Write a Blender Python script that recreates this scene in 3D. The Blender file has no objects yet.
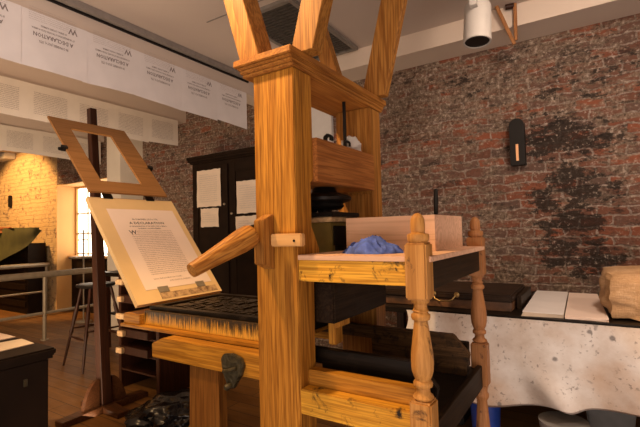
import bpy, bmesh, math, random
from mathutils import Vector, Matrix, noise
random.seed(7)
S = bpy.context.scene
COL = S.collection
PI = math.pi

# ------------------------------------------------------------------ materials
def newmat(name):
    m = bpy.data.materials.new(name); m.use_nodes = True
    nt = m.node_tree; nt.nodes.clear()
    out = nt.nodes.new('ShaderNodeOutputMaterial'); b = nt.nodes.new('ShaderNodeBsdfPrincipled')
    nt.links.new(b.outputs[0], out.inputs[0])
    return m, nt, b

def ramp(nt, stops, fac):
    r = nt.nodes.new('ShaderNodeValToRGB')
    e = r.color_ramp.elements
    e[0].position, e[0].color = stops[0][0], (*stops[0][1], 1)
    e[1].position, e[1].color = stops[-1][0], (*stops[-1][1], 1)
    for p, c in stops[1:-1]:
        x = e.new(p); x.color = (*c, 1)
    nt.links.new(fac, r.inputs[0]); return r.outputs[0]

def coords(nt, scale=(1, 1, 1), loc=(0, 0, 0), world=False):
    if world:
        g = nt.nodes.new('ShaderNodeNewGeometry'); src = g.outputs['Position']
    else:
        t = nt.nodes.new('ShaderNodeTexCoord'); src = t.outputs['Object']
    mp = nt.nodes.new('ShaderNodeMapping'); mp.inputs['Scale'].default_value = scale; mp.inputs['Location'].default_value = loc
    nt.links.new(src, mp.inputs[0]); return mp.outputs[0]

def noise_n(nt, vec, scale, detail=3, rough=.5, dist=0.):
    n = nt.nodes.new('ShaderNodeTexNoise'); n.inputs['Scale'].default_value = scale
    n.inputs['Detail'].default_value = detail; n.inputs['Roughness'].default_value = rough
    n.inputs['Distortion'].default_value = dist
    nt.links.new(vec, n.inputs['Vector']); return n.outputs[0]

def mix(nt, fac, a, b, mode='MIX'):
    m = nt.nodes.new('ShaderNodeMix'); m.data_type = 'RGBA'; m.blend_type = mode
    for v, i in ((fac, 0), (a, 6), (b, 7)):
        if hasattr(v, 'links'): nt.links.new(v, m.inputs[i])
        elif isinstance(v, (int, float)): m.inputs[i].default_value = v
        else: m.inputs[i].default_value = (*v, 1)
    return m.outputs[2]

def math_n(nt, op, a, b=None, clamp=False):
    m = nt.nodes.new('ShaderNodeMath'); m.operation = op; m.use_clamp = clamp
    for v, i in ((a, 0), (b, 1)):
        if v is None: continue
        if hasattr(v, 'links'): nt.links.new(v, m.inputs[i])
        else: m.inputs[i].default_value = v
    return m.outputs[0]

def bump(nt, b, h, strength=.3, dist=.01):
    n = nt.nodes.new('ShaderNodeBump'); n.inputs['Strength'].default_value = strength; n.inputs['Distance'].default_value = dist
    nt.links.new(h, n.inputs['Height']); nt.links.new(n.outputs[0], b.inputs['Normal'])

def plain(name, col, rough=.6, metal=0., var=.12, nscale=20, spec=.5, bmp=0., sheen=0.):
    m, nt, b = newmat(name)
    v = coords(nt)
    n = noise_n(nt, v, nscale, 4)
    lo = tuple(max(0, c*(1-var)) for c in col); hi = tuple(min(1, c*(1+var)) for c in col)
    nt.links.new(ramp(nt, [(.3, lo), (.7, hi)], n), b.inputs['Base Color'])
    b.inputs['Roughness'].default_value = rough; b.inputs['Metallic'].default_value = metal
    b.inputs['Specular IOR Level'].default_value = spec
    if bmp: bump(nt, b, n, bmp)
    return m

def wood(name, light, mid, dark, axis='Z', rough=.5, fig=1., stain=0., staincol=(.02, .014, .01), off=0., grain=1., streak=.35, spec=.18):
    """long fibres along one axis, slow cathedral figure, fine dark pores, optional ink or grime stains"""
    m, nt, b = newmat(name)
    k = {'X': 0, 'Y': 1, 'Z': 2}[axis]
    sc = [9., 9., 9.]; sc[k] = .38
    f = noise_n(nt, coords(nt, sc, (off, off*1.7, off*.6)), 1.6*fig, 2, .4, .5)
    # rings
    rg = math_n(nt, 'MULTIPLY', f, 46.*fig); rg = math_n(nt, 'SINE', rg); rg = math_n(nt, 'MULTIPLY', rg, .5); rg = math_n(nt, 'ADD', rg, .5)
    sc2 = [150., 150., 150.]; sc2[k] = 5.
    p = noise_n(nt, coords(nt, sc2, (off*2, off, off)), 1., 2, .6)
    sc3 = [4., 4., 4.]; sc3[k] = .8
    q = noise_n(nt, coords(nt, sc3, (off, -off, off*3)), 1.2, 3)
    c = ramp(nt, [(0., tuple(x*.84 for x in mid)), (.16, mid), (.5, light), (1., tuple(x*1.1 for x in light))], rg)
    dk = ramp(nt, [(.25, (0, 0, 0)), (.55, (1, 1, 1))], q)
    c = mix(nt, math_n(nt, 'MULTIPLY', dk, .55), mid, c)
    pf = ramp(nt, [(.40, (1, 1, 1)), (.56, (0, 0, 0))], p)
    c = mix(nt, math_n(nt, 'MULTIPLY', pf, .55*grain), c, dark)
    if streak:
        sk_ = [13., 13., 13.]; sk_[k] = 1.1
        s2 = noise_n(nt, coords(nt, sk_, (off+1.3, off, 2.2)), 1., 4, .6, .4)
        c = mix(nt, math_n(nt, 'MULTIPLY', ramp(nt, [(.58, (0, 0, 0)), (.68, (1, 1, 1))], s2), streak), c, dark)
    if stain > 0:
        s1 = noise_n(nt, coords(nt, (1, 1, 1), (off+3, off, 5)), 14, 6, .7, .5)
        sf = ramp(nt, [(.62-stain*.35, (0, 0, 0)), (.70-stain*.25, (1, 1, 1))], s1)
        c = mix(nt, sf, c, staincol)
    nt.links.new(c, b.inputs['Base Color'])
    b.inputs['Roughness'].default_value = rough; b.inputs['Specular IOR Level'].default_value = spec
    bump(nt, b, p, .15, .002)
    return m

def brick_mat(name, plaster=.0):
    m, nt, b = newmat(name)
    g = nt.nodes.new('ShaderNodeNewGeometry'); sp = nt.nodes.new('ShaderNodeSeparateXYZ'); nt.links.new(g.outputs['Position'], sp.inputs[0])
    wob = noise_n(nt, g.outputs['Position'], 7., 3)
    wob2 = noise_n(nt, g.outputs['Position'], 31., 2)
    w = math_n(nt, 'ADD', math_n(nt, 'MULTIPLY', math_n(nt, 'SUBTRACT', wob, .5), .075), math_n(nt, 'MULTIPLY', math_n(nt, 'SUBTRACT', wob2, .5), .025))
    xy = math_n(nt, 'ADD', sp.outputs[0], sp.outputs[1])
    x = math_n(nt, 'ADD', xy, w); z = math_n(nt, 'ADD', sp.outputs[2], math_n(nt, 'MULTIPLY', w, .9))
    cb = nt.nodes.new('ShaderNodeCombineXYZ'); nt.links.new(x, cb.inputs[0]); nt.links.new(z, cb.inputs[1])
    bt = nt.nodes.new('ShaderNodeTexBrick'); nt.links.new(cb.outputs[0], bt.inputs[0])
    bt.inputs['Scale'].default_value = 1.; bt.inputs['Brick Width'].default_value = .215; bt.inputs['Row Height'].default_value = .077
    bt.inputs['Mortar Size'].default_value = .0095; bt.inputs['Mortar Smooth'].default_value = .5
    bt.inputs['Color1'].default_value = (.32, .09, .05, 1); bt.inputs['Color2'].default_value = (.16, .085, .065, 1)
    bt.inputs['Mortar'].default_value = (.32, .24, .19, 1)
    bt.offset_frequency = 2
    # brick to brick variation
    vr = nt.nodes.new('ShaderNodeTexBrick'); nt.links.new(cb.outputs[0], vr.inputs[0])
    vr.inputs['Scale'].default_value = 1.; vr.inputs['Brick Width'].default_value = .215; vr.inputs['Row Height'].default_value = .077
    vr.inputs['Mortar Size'].default_value = .0; vr.offset_frequency = 2
    vr.inputs['Color1'].default_value = (0, 0, 0, 1); vr.inputs['Color2'].default_value = (1, 1, 1, 1); vr.inputs['Bias'].default_value = 0.
    big = noise_n(nt, g.outputs['Position'], 1.7, 6, .62)
    med = noise_n(nt, g.outputs['Position'], 9.5, 7, .72)
    fine = noise_n(nt, g.outputs['Position'], 34, 6, .8)
    row = noise_n(nt, coords(nt, (4, 4, 13), (1, 2, 5), True), 1.3, 5, .75)
    bc = ramp(nt, [(.0, (.085, .05, .04)), (.3, (.20, .085, .055)), (.5, (.13, .085, .068)), (.72, (.25, .085, .048)), (1., (.36, .115, .06))],
              math_n(nt, 'ADD', math_n(nt, 'MULTIPLY', vr.outputs[0], .62), math_n(nt, 'MULTIPLY', med, .38)))
    mort = ramp(nt, [(.3, (.15, .105, .08)), (.5, (.34, .265, .22)), (.7, (.58, .49, .43))], fine)
    c = mix(nt, math_n(nt, 'MULTIPLY', bt.outputs[1], .85), bc, mort)
    # old mortar smeared over the faces, more of it towards the left and the top
    lft = math_n(nt, 'MULTIPLY', sp.outputs[0], -.022); lft = math_n(nt, 'MINIMUM', lft, .03)
    sm = math_n(nt, 'ADD', math_n(nt, 'ADD', math_n(nt, 'MULTIPLY', big, .35), math_n(nt, 'MULTIPLY', row, .65)), lft)
    sf = ramp(nt, [(.48, (0, 0, 0)), (.54, (1, 1, 1))], sm)
    gray = ramp(nt, [(.33, (.06, .04, .028)), (.47, (.18, .13, .095)), (.58, (.33, .255, .195)), (.72, (.60, .50, .42))], fine)
    c = mix(nt, math_n(nt, 'MULTIPLY', sf, .82), c, gray)
    # dark burnt patches
    dk = noise_n(nt, coords(nt, (1, 1, 2.2), (4, 1, 2), True), 4.2, 7, .75)
    df = ramp(nt, [(.56, (0, 0, 0)), (.62, (1, 1, 1))], dk)
    c = mix(nt, math_n(nt, 'MULTIPLY', df, .75), c, (.035, .024, .02))
    # soot stain right of the black wall lamp
    acc = None
    for (sx, sz, r, st) in ((-.24, 2.02, .26, 1.), (-.06, 2.0, .22, 1.), (-.16, 1.68, .18, 1.), (-.02, 1.62, .2, 1.), (-.3, 1.5, .16, .8), (-.12, 1.36, .2, 1.), (-.22, 1.12, .2, .9), (.0, 1.05, .2, .9), (-.85, 2.62, .2, .4), (.1, 2.45, .25, .6), (-.2, 2.42, .16, .5)):
        dx = math_n(nt, 'SUBTRACT', x, sx+3.95); dz = math_n(nt, 'MULTIPLY', math_n(nt, 'SUBTRACT', z, sz), 1.35)
        d = math_n(nt, 'SQRT', math_n(nt, 'ADD', math_n(nt, 'MULTIPLY', dx, dx), math_n(nt, 'MULTIPLY', dz, dz)))
        q = math_n(nt, 'MULTIPLY', math_n(nt, 'SUBTRACT', 1., math_n(nt, 'DIVIDE', d, r*1.7), True), st)
        acc = q if acc is None else math_n(nt, 'MAXIMUM', acc, q)
    sn = math_n(nt, 'ADD', acc, math_n(nt, 'MULTIPLY', math_n(nt, 'SUBTRACT', math_n(nt, 'ADD', math_n(nt, 'MULTIPLY', row, .6), math_n(nt, 'MULTIPLY', med, .4)), .5), 4.6))
    gt = ramp(nt, [(.02, (0, 0, 0)), (.12, (1, 1, 1))], acc)
    c = mix(nt, math_n(nt, 'MULTIPLY', math_n(nt, 'MULTIPLY', ramp(nt, [(.44, (0, 0, 0)), (.62, (1, 1, 1))], sn), gt), .85), c, (.02, .015, .013))
    # fine speckle
    c = mix(nt, math_n(nt, 'MULTIPLY', ramp(nt, [(.57, (0, 0, 0)), (.65, (1, 1, 1))], fine), .65), c, (.62, .51, .43))
    c = mix(nt, math_n(nt, 'MULTIPLY', ramp(nt, [(.32, (1, 1, 1)), (.42, (0, 0, 0))], fine), .7), c, (.028, .018, .014))
    if plaster:
        c = mix(nt, ramp(nt, [(.36, (0, 0, 0)), (.48, (1, 1, 1))], med), c, (.55, .40, .22))
    nt.links.new(c, b.inputs['Base Color'])
    b.inputs['Roughness'].default_value = .9; b.inputs['Specular IOR Level'].default_value = .25
    h = math_n(nt, 'ADD', math_n(nt, 'MULTIPLY', bt.outputs[1], -.5), math_n(nt, 'ADD', med, math_n(nt, 'MULTIPLY', fine, .7)))
    bump(nt, b, h, .9, .03)
    return m

OAK = ((.54, .255, .040), (.36, .145, .018), (.12, .038, .005))
M = {}
M['oak_z'] = wood('oak along z', *OAK, 'Z', fig=1., streak=.75)
M['oak_z2'] = wood('oak of the braces', (.44, .215, .050), (.31, .128, .025), (.12, .042, .008), 'Z', off=3.)
M['leg_shaded'] = wood('oak leg with shade in its colour', (.26, .115, .025), (.18, .07, .013), (.08, .025, .005), 'Z', off=9.)  # oak darkened in colour for the shade below the rails
M['oak_x'] = wood('oak along x', (.56, .27, .035), (.38, .16, .016), (.14, .05, .006), 'X', off=1.)
M['oak_y'] = wood('oak along y', (.46, .21, .045), (.33, .13, .025), (.2, .07, .02), 'Y', off=2.)
M['head'] = wood('reddish head beam wood', (.44, .185, .055), (.33, .125, .032), (.16, .05, .015), 'Y', off=5.)
M['inky_x'] = wood('ink spotted yellow oak', (.82, .46, .06), (.62, .30, .03), (.27, .11, .01), 'X', off=4., stain=.22)
M['leg'] = wood('turned leg wood', (.54, .28, .085), (.42, .19, .045), (.18, .07, .015), 'Z', off=6., grain=.5, streak=.15, stain=.10, staincol=(.10, .05, .02))
M['leg2'] = wood('reddish turned leg wood', (.40, .19, .08), (.32, .14, .052), (.13, .05, .015), 'Z', off=7., grain=.5, streak=.2, stain=.12, staincol=(.07, .03, .02))
M['black_y'] = wood('ink blackened board y', (.036, .021, .011), (.018, .010, .006), (.006, .004, .003), 'Y', rough=.5, spec=.08, stain=.2)
M['black_x'] = wood('ink blackened board x', (.018, .011, .007), (.010, .007, .005), (.004, .003, .002), 'X', rough=.4, spec=.12, stain=.2)
M['brown_x'] = wood('grimy brown board', (.13, .07, .03), (.08, .042, .018), (.02, .012, .007), 'X', rough=.45, stain=.3)
M['pink_wood'] = wood('pale planed board', (.70, .45, .31), (.62, .38, .25), (.5, .3, .2), 'X', rough=.7, grain=.3, streak=0.)
M['handle'] = wood('bar handle wood', (.50, .24, .05), (.35, .14, .025), (.13, .04, .008), 'Z', fig=1.6, off=8.)
M['cleat'] = wood('light cleat wood', (.68, .42, .18), (.58, .33, .13), (.4, .2, .08), 'X', grain=.3, streak=0.)
M['bed_side'] = None
M['mahog'] = wood('dark reddish pole wood', (.055, .018, .009), (.03, .011, .006), (.02, .01, .006), 'Z', rough=.35)
M['foot_wood'] = wood('dark brown foot wood', (.11, .045, .018), (.07, .026, .010), (.03, .015, .008), 'X', rough=.4)
M['frisk'] = wood('planed frame wood', (.30, .145, .05), (.26, .12, .037), (.4, .2, .08), 'Y', grain=.25, rough=.6, streak=0.)
M['tymp'] = plain('parchment tympan skin', (.72, .50, .24), .75, var=.06, nscale=5)
M['paper'] = plain('white rag paper', (.74, .70, .68), .85, var=.05, nscale=6)
M['paper_warm'] = plain('cream rag paper', (.62, .52, .42), .85, var=.05, nscale=8)
M['sheet'] = plain('damp printing paper', (.82, .66, .56), .8, var=.03, nscale=6)
def thin_paper(m, t=.35):
    nt = m.node_tree; b = [n for n in nt.nodes if n.type == 'BSDF_PRINCIPLED'][0]; out = [n for n in nt.nodes if n.type == 'OUTPUT_MATERIAL'][0]
    tr = nt.nodes.new('ShaderNodeBsdfTranslucent'); tr.inputs[0].default_value = (.8, .72, .64, 1); mx = nt.nodes.new('ShaderNodeMixShader'); mx.inputs[0].default_value = t
    nt.links.new(b.outputs[0], mx.inputs[1]); nt.links.new(tr.outputs[0], mx.inputs[2]); nt.links.new(mx.outputs[0], out.inputs[0])
M['row'] = plain('white hanging paper', (.80, .76, .75), .85, var=.04, nscale=6); 
M['row2'] = plain('cream hanging paper', (.80, .74, .66), .85, var=.04, nscale=6); 
M['ink'] = plain('printing ink', (.10, .08, .075), .7, var=.1)
M['ink_soft'] = plain('grey printed text', (.42, .37, .35), .8, var=.1)
M['ink_row'] = plain('dark grey heading text', (.24, .20, .19), .8, var=.1)
M['ink_sheet'] = plain('printed text on warm sheet', (.38, .27, .22), .8, var=.1)
M['black_metal'] = plain('black iron', (.014, .012, .011), .4, .5, spec=.3)
M['black_paint'] = plain('black paint', (.010, .008, .007), .5, spec=.25)
M['brass'] = plain('aged brass', (.42, .28, .11), .35, .9)
M['bronze'] = plain('old bronze casting', (.06, .048, .024), .45, .4, var=.4, nscale=60, bmp=.6)
M['steel'] = plain('grey pipe metal', (.30, .25, .18), .5, .4)
M['cupb'] = plain('dark painted cupboard wood', (.012, .006, .003), .6, spec=.12, var=.25, nscale=9)
M['counter'] = plain('black brown painted counter', (.012, .006, .003), .6, var=.3, nscale=7, spec=.12)
M['ceil'] = plain('ceiling paint', (.50, .42, .37), .9, var=.03, nscale=1.5)
M['beam'] = plain('beam paint', (.62, .52, .44), .9, var=.03, nscale=1.2)
M['trackgrey'] = plain('grey track metal', (.30, .27, .25), .5, .3)
M['whitemetal'] = plain('white enamelled lamp', (.50, .47, .44), .5, var=.03)
M['vent'] = plain('charcoal vent louvre', (.075, .065, .055), .6, .1)
M['ventframe'] = plain('vent frame', (.20, .18, .16), .6)
M['blue'] = plain('blue cloth', (.06, .11, .44), .85, var=.45, nscale=26, bmp=.5)
M['orangejamb'] = plain('cream painted reveal', (.66, .38, .14), .8, var=.05, nscale=2)
M['greywall'] = plain('pale grey board', (.55, .53, .52), .85, var=.03)
M['creamwall'] = plain('cream plaster chase', (.78, .72, .62), .85, var=.06, nscale=3)
M['plastic'] = plain('black bin bag plastic', (.009, .009, .010), .2, spec=.5, var=.1)
M['burlap'] = None
M['leather'] = plain('dark brown leather', (.022, .012, .007), .5, spec=.15, var=.5, nscale=10, bmp=.3)
M['leather2'] = plain('worn brown case side', (.13, .06, .028), .5, var=.6, nscale=12)
M['olive'] = plain('olive brass plate', (.22, .16, .045), .4, .4, var=.3, nscale=8)
M['cork'] = plain('tan felt packing', (.45, .30, .16), .8, var=.3, nscale=50)
M['bin'] = plain('dark grey plastic bin', (.07, .07, .07), .4)
M['binlight'] = plain('grey plastic tub', (.32, .30, .28), .5)
M['bluep'] = plain('blue plastic', (.02, .06, .35), .4)
M['red'] = plain('faded red stripe cloth', (.22, .07, .02), .85)
M['green'] = plain('olive green cloth', (.045, .045, .010), .85, var=.3, nscale=5)

def bedside():
    m, nt, b = newmat('coffin side with ink runs')
    v = coords(nt, (150, 150, 9)); n = noise_n(nt, v, 1., 5, .75)
    t = nt.nodes.new('ShaderNodeTexCoord'); sp = nt.nodes.new('ShaderNodeSeparateXYZ'); nt.links.new(t.outputs['Object'], sp.inputs[0])
    h = math_n(nt, 'MULTIPLY', math_n(nt, 'SUBTRACT', sp.outputs[2], .80), 6.)      # ink has run down from the top edge
    f = math_n(nt, 'ADD', math_n(nt, 'MULTIPLY', math_n(nt, 'SUBTRACT', n, .5), 1.8), h)
    c = mix(nt, ramp(nt, [(.38, (0, 0, 0)), (.62, (1, 1, 1))], f), ramp(nt, [(.3, (.50, .22, .02)), (.7, (.80, .45, .06))], n), (.03, .018, .008))
    nt.links.new(c, b.inputs['Base Color']); b.inputs['Roughness'].default_value = .5
    return m
M['bed_side'] = bedside()
def type_mat():
    m, nt, b = newmat('inked metal type')
    v = coords(nt, (70, 25, 1)); n = noise_n(nt, v, 1.6, 3, .7)
    nt.links.new(ramp(nt, [(.35, (.008, .006, .004)), (.75, (.075, .05, .03))], n), b.inputs['Base Color'])
    b.inputs['Roughness'].default_value = .35; b.inputs['Metallic'].default_value = .5
    bump(nt, b, n, .8, .006); return m
M['type'] = type_mat()
def burlap():
    m, nt, b = newmat('burlap sacking')
    v = coords(nt)
    w1 = noise_n(nt, coords(nt, (260, 260, 30)), 1, 2); w2 = noise_n(nt, coords(nt, (30, 30, 260)), 1, 2)
    s = math_n(nt, 'ADD', w1, w2); big = noise_n(nt, v, 5, 4)
    c = ramp(nt, [(.3, (.22, .12, .05)), (.6, (.44, .27, .14)), (.8, (.60, .42, .26))], math_n(nt, 'ADD', math_n(nt, 'MULTIPLY', s, .3), math_n(nt, 'MULTIPLY', big, .55)))
    nt.links.new(c, b.inputs['Base Color']); b.inputs['Roughness'].default_value = .95
    bump(nt, b, s, .6, .005); return m
M['burlap'] = burlap()
def dirtycloth():
    m, nt, b = newmat('stained canvas')
    v = coords(nt); big = noise_n(nt, v, 2.2, 6, .6); med = noise_n(nt, v, 11, 6, .7)
    c = ramp(nt, [(.32, (.34, .24, .18)), (.5, (.54, .47, .42)), (.66, (.70, .67, .65))], big)
    c = mix(nt, math_n(nt, 'MULTIPLY', ramp(nt, [(.52, (0, 0, 0)), (.64, (1, 1, 1))], noise_n(nt, coords(nt, (1, 1, 1.), (3, 8, 2)), 2.6, 4)), .35), c, (.50, .30, .16))
    vo = nt.nodes.new('ShaderNodeTexVoronoi'); vo.inputs['Scale'].default_value = 7.5; nt.links.new(v, vo.inputs['Vector'])
    r = math_n(nt, 'ADD', vo.outputs['Distance'], math_n(nt, 'MULTIPLY', med, .18))
    gate = ramp(nt, [(.52, (0, 0, 0)), (.56, (1, 1, 1))], noise_n(nt, v, 3.2, 2))
    sp = math_n(nt, 'MULTIPLY', ramp(nt, [(.18, (1, 1, 1)), (.23, (0, 0, 0))], r), gate)
    c = mix(nt, math_n(nt, 'MULTIPLY', sp, .75), c, (.10, .09, .09))
    fn = noise_n(nt, v, 55, 3)
    c = mix(nt, math_n(nt, 'MULTIPLY', math_n(nt, 'MULTIPLY', ramp(nt, [(.58, (0, 0, 0)), (.64, (1, 1, 1))], fn), ramp(nt, [(.48, (0, 0, 0)), (.58, (1, 1, 1))], med)), .6), c, (.12, .10, .09))
    nt.links.new(c, b.inputs['Base Color']); b.inputs['Roughness'].default_value = .8; bump(nt, b, med, .25, .01); return m
M['canvas'] = dirtycloth()
def floormat():
    m, nt, b = newmat('dark worn floor boards')
    v = coords(nt, (1, 1, 1), (0, 0, 0))
    bt = nt.nodes.new('ShaderNodeTexBrick'); nt.links.new(v, bt.inputs[0]); bt.inputs['Scale'].default_value = 1
    bt.inputs['Brick Width'].default_value = 2.4; bt.inputs['Row Height'].default_value = .14; bt.inputs['Mortar Size'].default_value = .003
    bt.inputs['Color1'].default_value = (.27, .125, .030, 1); bt.inputs['Color2'].default_value = (.16, .068, .016, 1); bt.inputs['Mortar'].default_value = (.02, .01, .006, 1)
    n = noise_n(nt, coords(nt, (1.5, 18, 1)), 1.5, 5, .65)
    c = mix(nt, .55, bt.outputs[0], ramp(nt, [(.3, (.3, .3, .3)), (.7, (1, 1, 1))], n), 'MULTIPLY')
    nt.links.new(c, b.inputs['Base Color'])
    rn = noise_n(nt, v, 6, 5, .7)
    mr = nt.nodes.new('ShaderNodeMapRange'); mr.inputs[3].default_value = .42; mr.inputs[4].default_value = .75; nt.links.new(rn, mr.inputs[0])
    nt.links.new(mr.outputs[0], b.inputs['Roughness']); b.inputs['Specular IOR Level'].default_value = .35; bump(nt, b, rn, .25, .01); return m
M['floor'] = floormat()
def emis(name, col, st):
    m, nt, b = newmat(name); b.inputs['Base Color'].default_value = (*col, 1); b.inputs['Emission Color'].default_value = (*col, 1)
    b.inputs['Emission Strength'].default_value = st; return m
M['pane'] = emis('daylit window pane', (1., .90, .74), 2.6)
M['ambergl'] = emis('lit amber slot', (.8, .42, .2), .05)
M['brick'] = brick_mat('old brick'); M['brick_lime'] = brick_mat('lime washed old brick', .7)

# ------------------------------------------------------------------ mesh helpers
def bx(bm, x0, x1, y0, y1, z0, z1, bev=0., mat=None):
    if x0 > x1: x0, x1 = x1, x0
    if y0 > y1: y0, y1 = y1, y0
    if z0 > z1: z0, z1 = z1, z0
    vs = [bm.verts.new((x, y, z)) for x in (x0, x1) for y in (y0, y1) for z in (z0, z1)]
    fs = [bm.faces.new([vs[i] for i in f]) for f in ((0, 1, 3, 2), (4, 6, 7, 5), (0, 4, 5, 1), (2, 3, 7, 6), (0, 2, 6, 4), (1, 5, 7, 3))]
    if bev:
        es = list({e for f in fs for e in f.edges})
        bmesh.ops.bevel(bm, geom=es, offset=bev, segments=2, affect='EDGES', clamp_overlap=True)
    if mat is not None: bmesh.ops.transform(bm, matrix=mat, verts=[v for v in vs if v.is_valid])
    return bm

def prism(bm, pts, axis, a, b, bev=0.):
    """extrude a 2D outline along an axis from a to b; axis X uses (y,z), Y uses (x,z), Z uses (x,y)"""
    def P(p, t): return {'X': (t, p[0], p[1]), 'Y': (p[0], t, p[1]), 'Z': (p[0], p[1], t)}[axis]
    A = [bm.verts.new(P(p, a)) for p in pts]; B = [bm.verts.new(P(p, b)) for p in pts]
    n = len(pts); fs = [bm.faces.new(A), bm.faces.new(B[::-1])]
    for i in range(n): fs.append(bm.faces.new((A[i], B[i], B[(i+1) % n], A[(i+1) % n])))
    if bev: bmesh.ops.bevel(bm, geom=list({e for f in fs for e in f.edges}), offset=bev, segments=2, affect='EDGES', clamp_overlap=True)
    return bm

def lathe(bm, prof, p0=(0, 0, 0), d=(0, 0, 1), seg=28):
    """prof = [(height, radius)] along direction d from p0"""
    d = Vector(d).normalized(); u = d.orthogonal().normalized(); w = d.cross(u); p0 = Vector(p0)
    rings = []
    for h, r in prof:
        rings.append([bm.verts.new(p0+d*h+(u*math.cos(2*PI*i/seg)+w*math.sin(2*PI*i/seg))*max(r, 1e-4)) for i in range(seg)])
    for a, b in zip(rings, rings[1:]):
        for i in range(seg):
            f = bm.faces.new((a[i], a[(i+1) % seg], b[(i+1) % seg], b[i])); f.smooth = True
    bm.faces.new(rings[0][::-1]); bm.faces.new(rings[-1]); return bm

def tube(bm, a, b, r0, r1=None, seg=14):
    a, b = Vector(a), Vector(b); r1 = r0 if r1 is None else r1
    return lathe(bm, [(0, r0), ((b-a).length, r1)], a, b-a, seg)

def path_tube(bm, pts, r, seg=8):
    for a, b in zip(pts, pts[1:]): tube(bm, a, b, r, seg=seg)
    return bm

def NB(): return bmesh.new()
def worldloc(o):
    v = Vector((0, 0, 0))
    while o: v += o.location; o = o.parent
    return v
def obj(name, bm, mat, parent=None, loc=None, smooth=None):
    me = bpy.data.meshes.new(name)
    bmesh.ops.recalc_face_normals(bm, faces=bm.faces)
    org = worldloc(parent) if parent else (Vector(loc) if loc else Vector((0, 0, 0)))
    for v in bm.verts: v.co -= org
    for e in bm.edges:
        if len(e.link_faces) == 2 and e.calc_face_angle(0) > .9: e.smooth = False
    bm.to_mesh(me); bm.free()
    o = bpy.data.objects.new(name, me); COL.objects.link(o)
    if isinstance(mat, (list, tuple)):
        for q in mat: me.materials.append(q)
    else: me.materials.append(mat)
    if parent: o.parent = parent
    else: o.location = org
    return o
def tag(o, label, cat, group=None, kind=None):
    o['label'] = label; o['category'] = cat
    if group: o['group'] = group
    if kind: o['kind'] = kind
    return o
def thing(name, label, cat, loc, group=None):
    o = bpy.data.objects.new(name, None); COL.objects.link(o); o.location = loc; o.empty_display_size = .1
    return tag(o, label, cat, group)
def struct(name, bm, mat, label=None, cat=None, parent=None):
    o = obj(name, bm, mat, parent)
    if not parent:
        o['kind'] = 'structure'
        if label: o['label'] = label; o['category'] = cat or name.split('_')[0]
    return o

def text_bm(lines, frame, jitter=0.):
    """lines = [(text, u, v, size, align, track)] ; frame maps (u,v)->world Vector"""
    bm = NB()
    for (s, u, v, size, al, fit) in lines:
        cu = bpy.data.curves.new('t', 'FONT'); cu.body = s; cu.size = size; cu.resolution_u = 1; cu.offset = size*.022 if size > .011 else 0
        cu.align_x = al
        t = bpy.data.objects.new('t', cu); COL.objects.link(t)
        me = bpy.data.meshes.new_from_object(t.evaluated_get(bpy.context.evaluated_depsgraph_get()))
        xs = [q.co.x for q in me.vertices]
        k = 1.
        if fit and xs: k = fit/(max(xs)-min(xs))
        idx = [bm.verts.new(frame(u+q.co.x*k, v+q.co.y)) for q in me.vertices]
        for p in me.polygons:
            try: bm.faces.new([idx[i] for i in p.vertices])
            except ValueError: pass
        bpy.data.objects.remove(t); bpy.data.curves.remove(cu); bpy.data.meshes.remove(me)
    return bm

# ------------------------------------------------------------------ setting
H_BEAM, H_CEIL, WALL = 2.897, 3.07, 3.95
OX0, OX1 = -8.156, -6.35
bm = NB(); bx(bm, -13, 3.2, -3.2, 4.4, -.1, 0); struct('floor', bm, M['floor'], 'dark worn plank floor', 'floor')
bm = NB(); bx(bm, -13, 3.2, -3.2, 4.4, H_CEIL, H_CEIL+.1); struct('ceiling', bm, M['ceil'], 'grey painted ceiling', 'ceiling')
bm = NB()
bx(bm, OX1, 3.2, WALL, WALL+.37, 0, H_CEIL); bx(bm, OX0, OX1, WALL, WALL+.37, 2.29, H_CEIL); 
struct('wall_back', bm, M['brick'], 'old stained red brick wall', 'wall')
bm = NB(); bx(bm, -13, OX0, WALL, WALL+.37, 0, H_CEIL)
struct('wall_back_left', bm, M['brick_lime'], 'lime washed brick wall beyond the railing', 'wall')
bm = NB(); bx(bm, -13.1, -13, -3.2, 4.4, 0, H_CEIL); struct('wall_left', bm, M['brick'], 'far left wall', 'wall')
# deep painted reveal of the opening
bm = NB(); bx(bm, OX0, OX0+.012, WALL-.01, WALL+.37, 0, 2.29); bx(bm, OX0+.012, OX1-.012, WALL-.004, WALL+.37, 2.275, 2.29); bx(bm, OX1-.012, OX1, WALL-.01, WALL+.37, 0, 2.29)
struct('trim_1', bm, M['orangejamb'], 'cream painted window reveal', 'trim')
# window
w = obj('window_1', (lambda b: (bx(b, OX0+.012, OX0+.05, 4.27, 4.33, .55, 2.275), bx(b, OX1-.05, OX1-.012, 4.27, 4.33, .55, 2.275), bx(b, OX0+.05, OX1-.05, 4.27, 4.33, .55, .62),
        bx(b, OX0+.05, OX1-.05, 4.27, 4.33, 2.24, 2.275), b)[-1])(NB()), M['orangejamb'])
w['kind'] = 'structure'; w['label'] = 'bright multi pane window in the deep reveal'; w['category'] = 'window'
bm = NB(); bx(bm, OX0+.05, OX1-.05, 4.31, 4.32, .62, 2.24); obj('pane', bm, M['pane'], w)
bm = NB()
for k in range(1, 5): bx(bm, OX0+.05+k*.34-.008, OX0+.05+k*.34+.008, 4.285, 4.309, .62, 2.24)
for z in (1.03, 1.40, 1.77): bx(bm, OX0+.05, OX1-.05, 4.28, 4.308, z-.012, z+.012)
obj('muntin', bm, M['steel'], w)
bm = NB(); bx(bm, OX0+.012, OX1-.012, 4.12, 4.27, .96, 1.0, .006); obj('window_sill', bm, M['orangejamb'], w)
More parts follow.
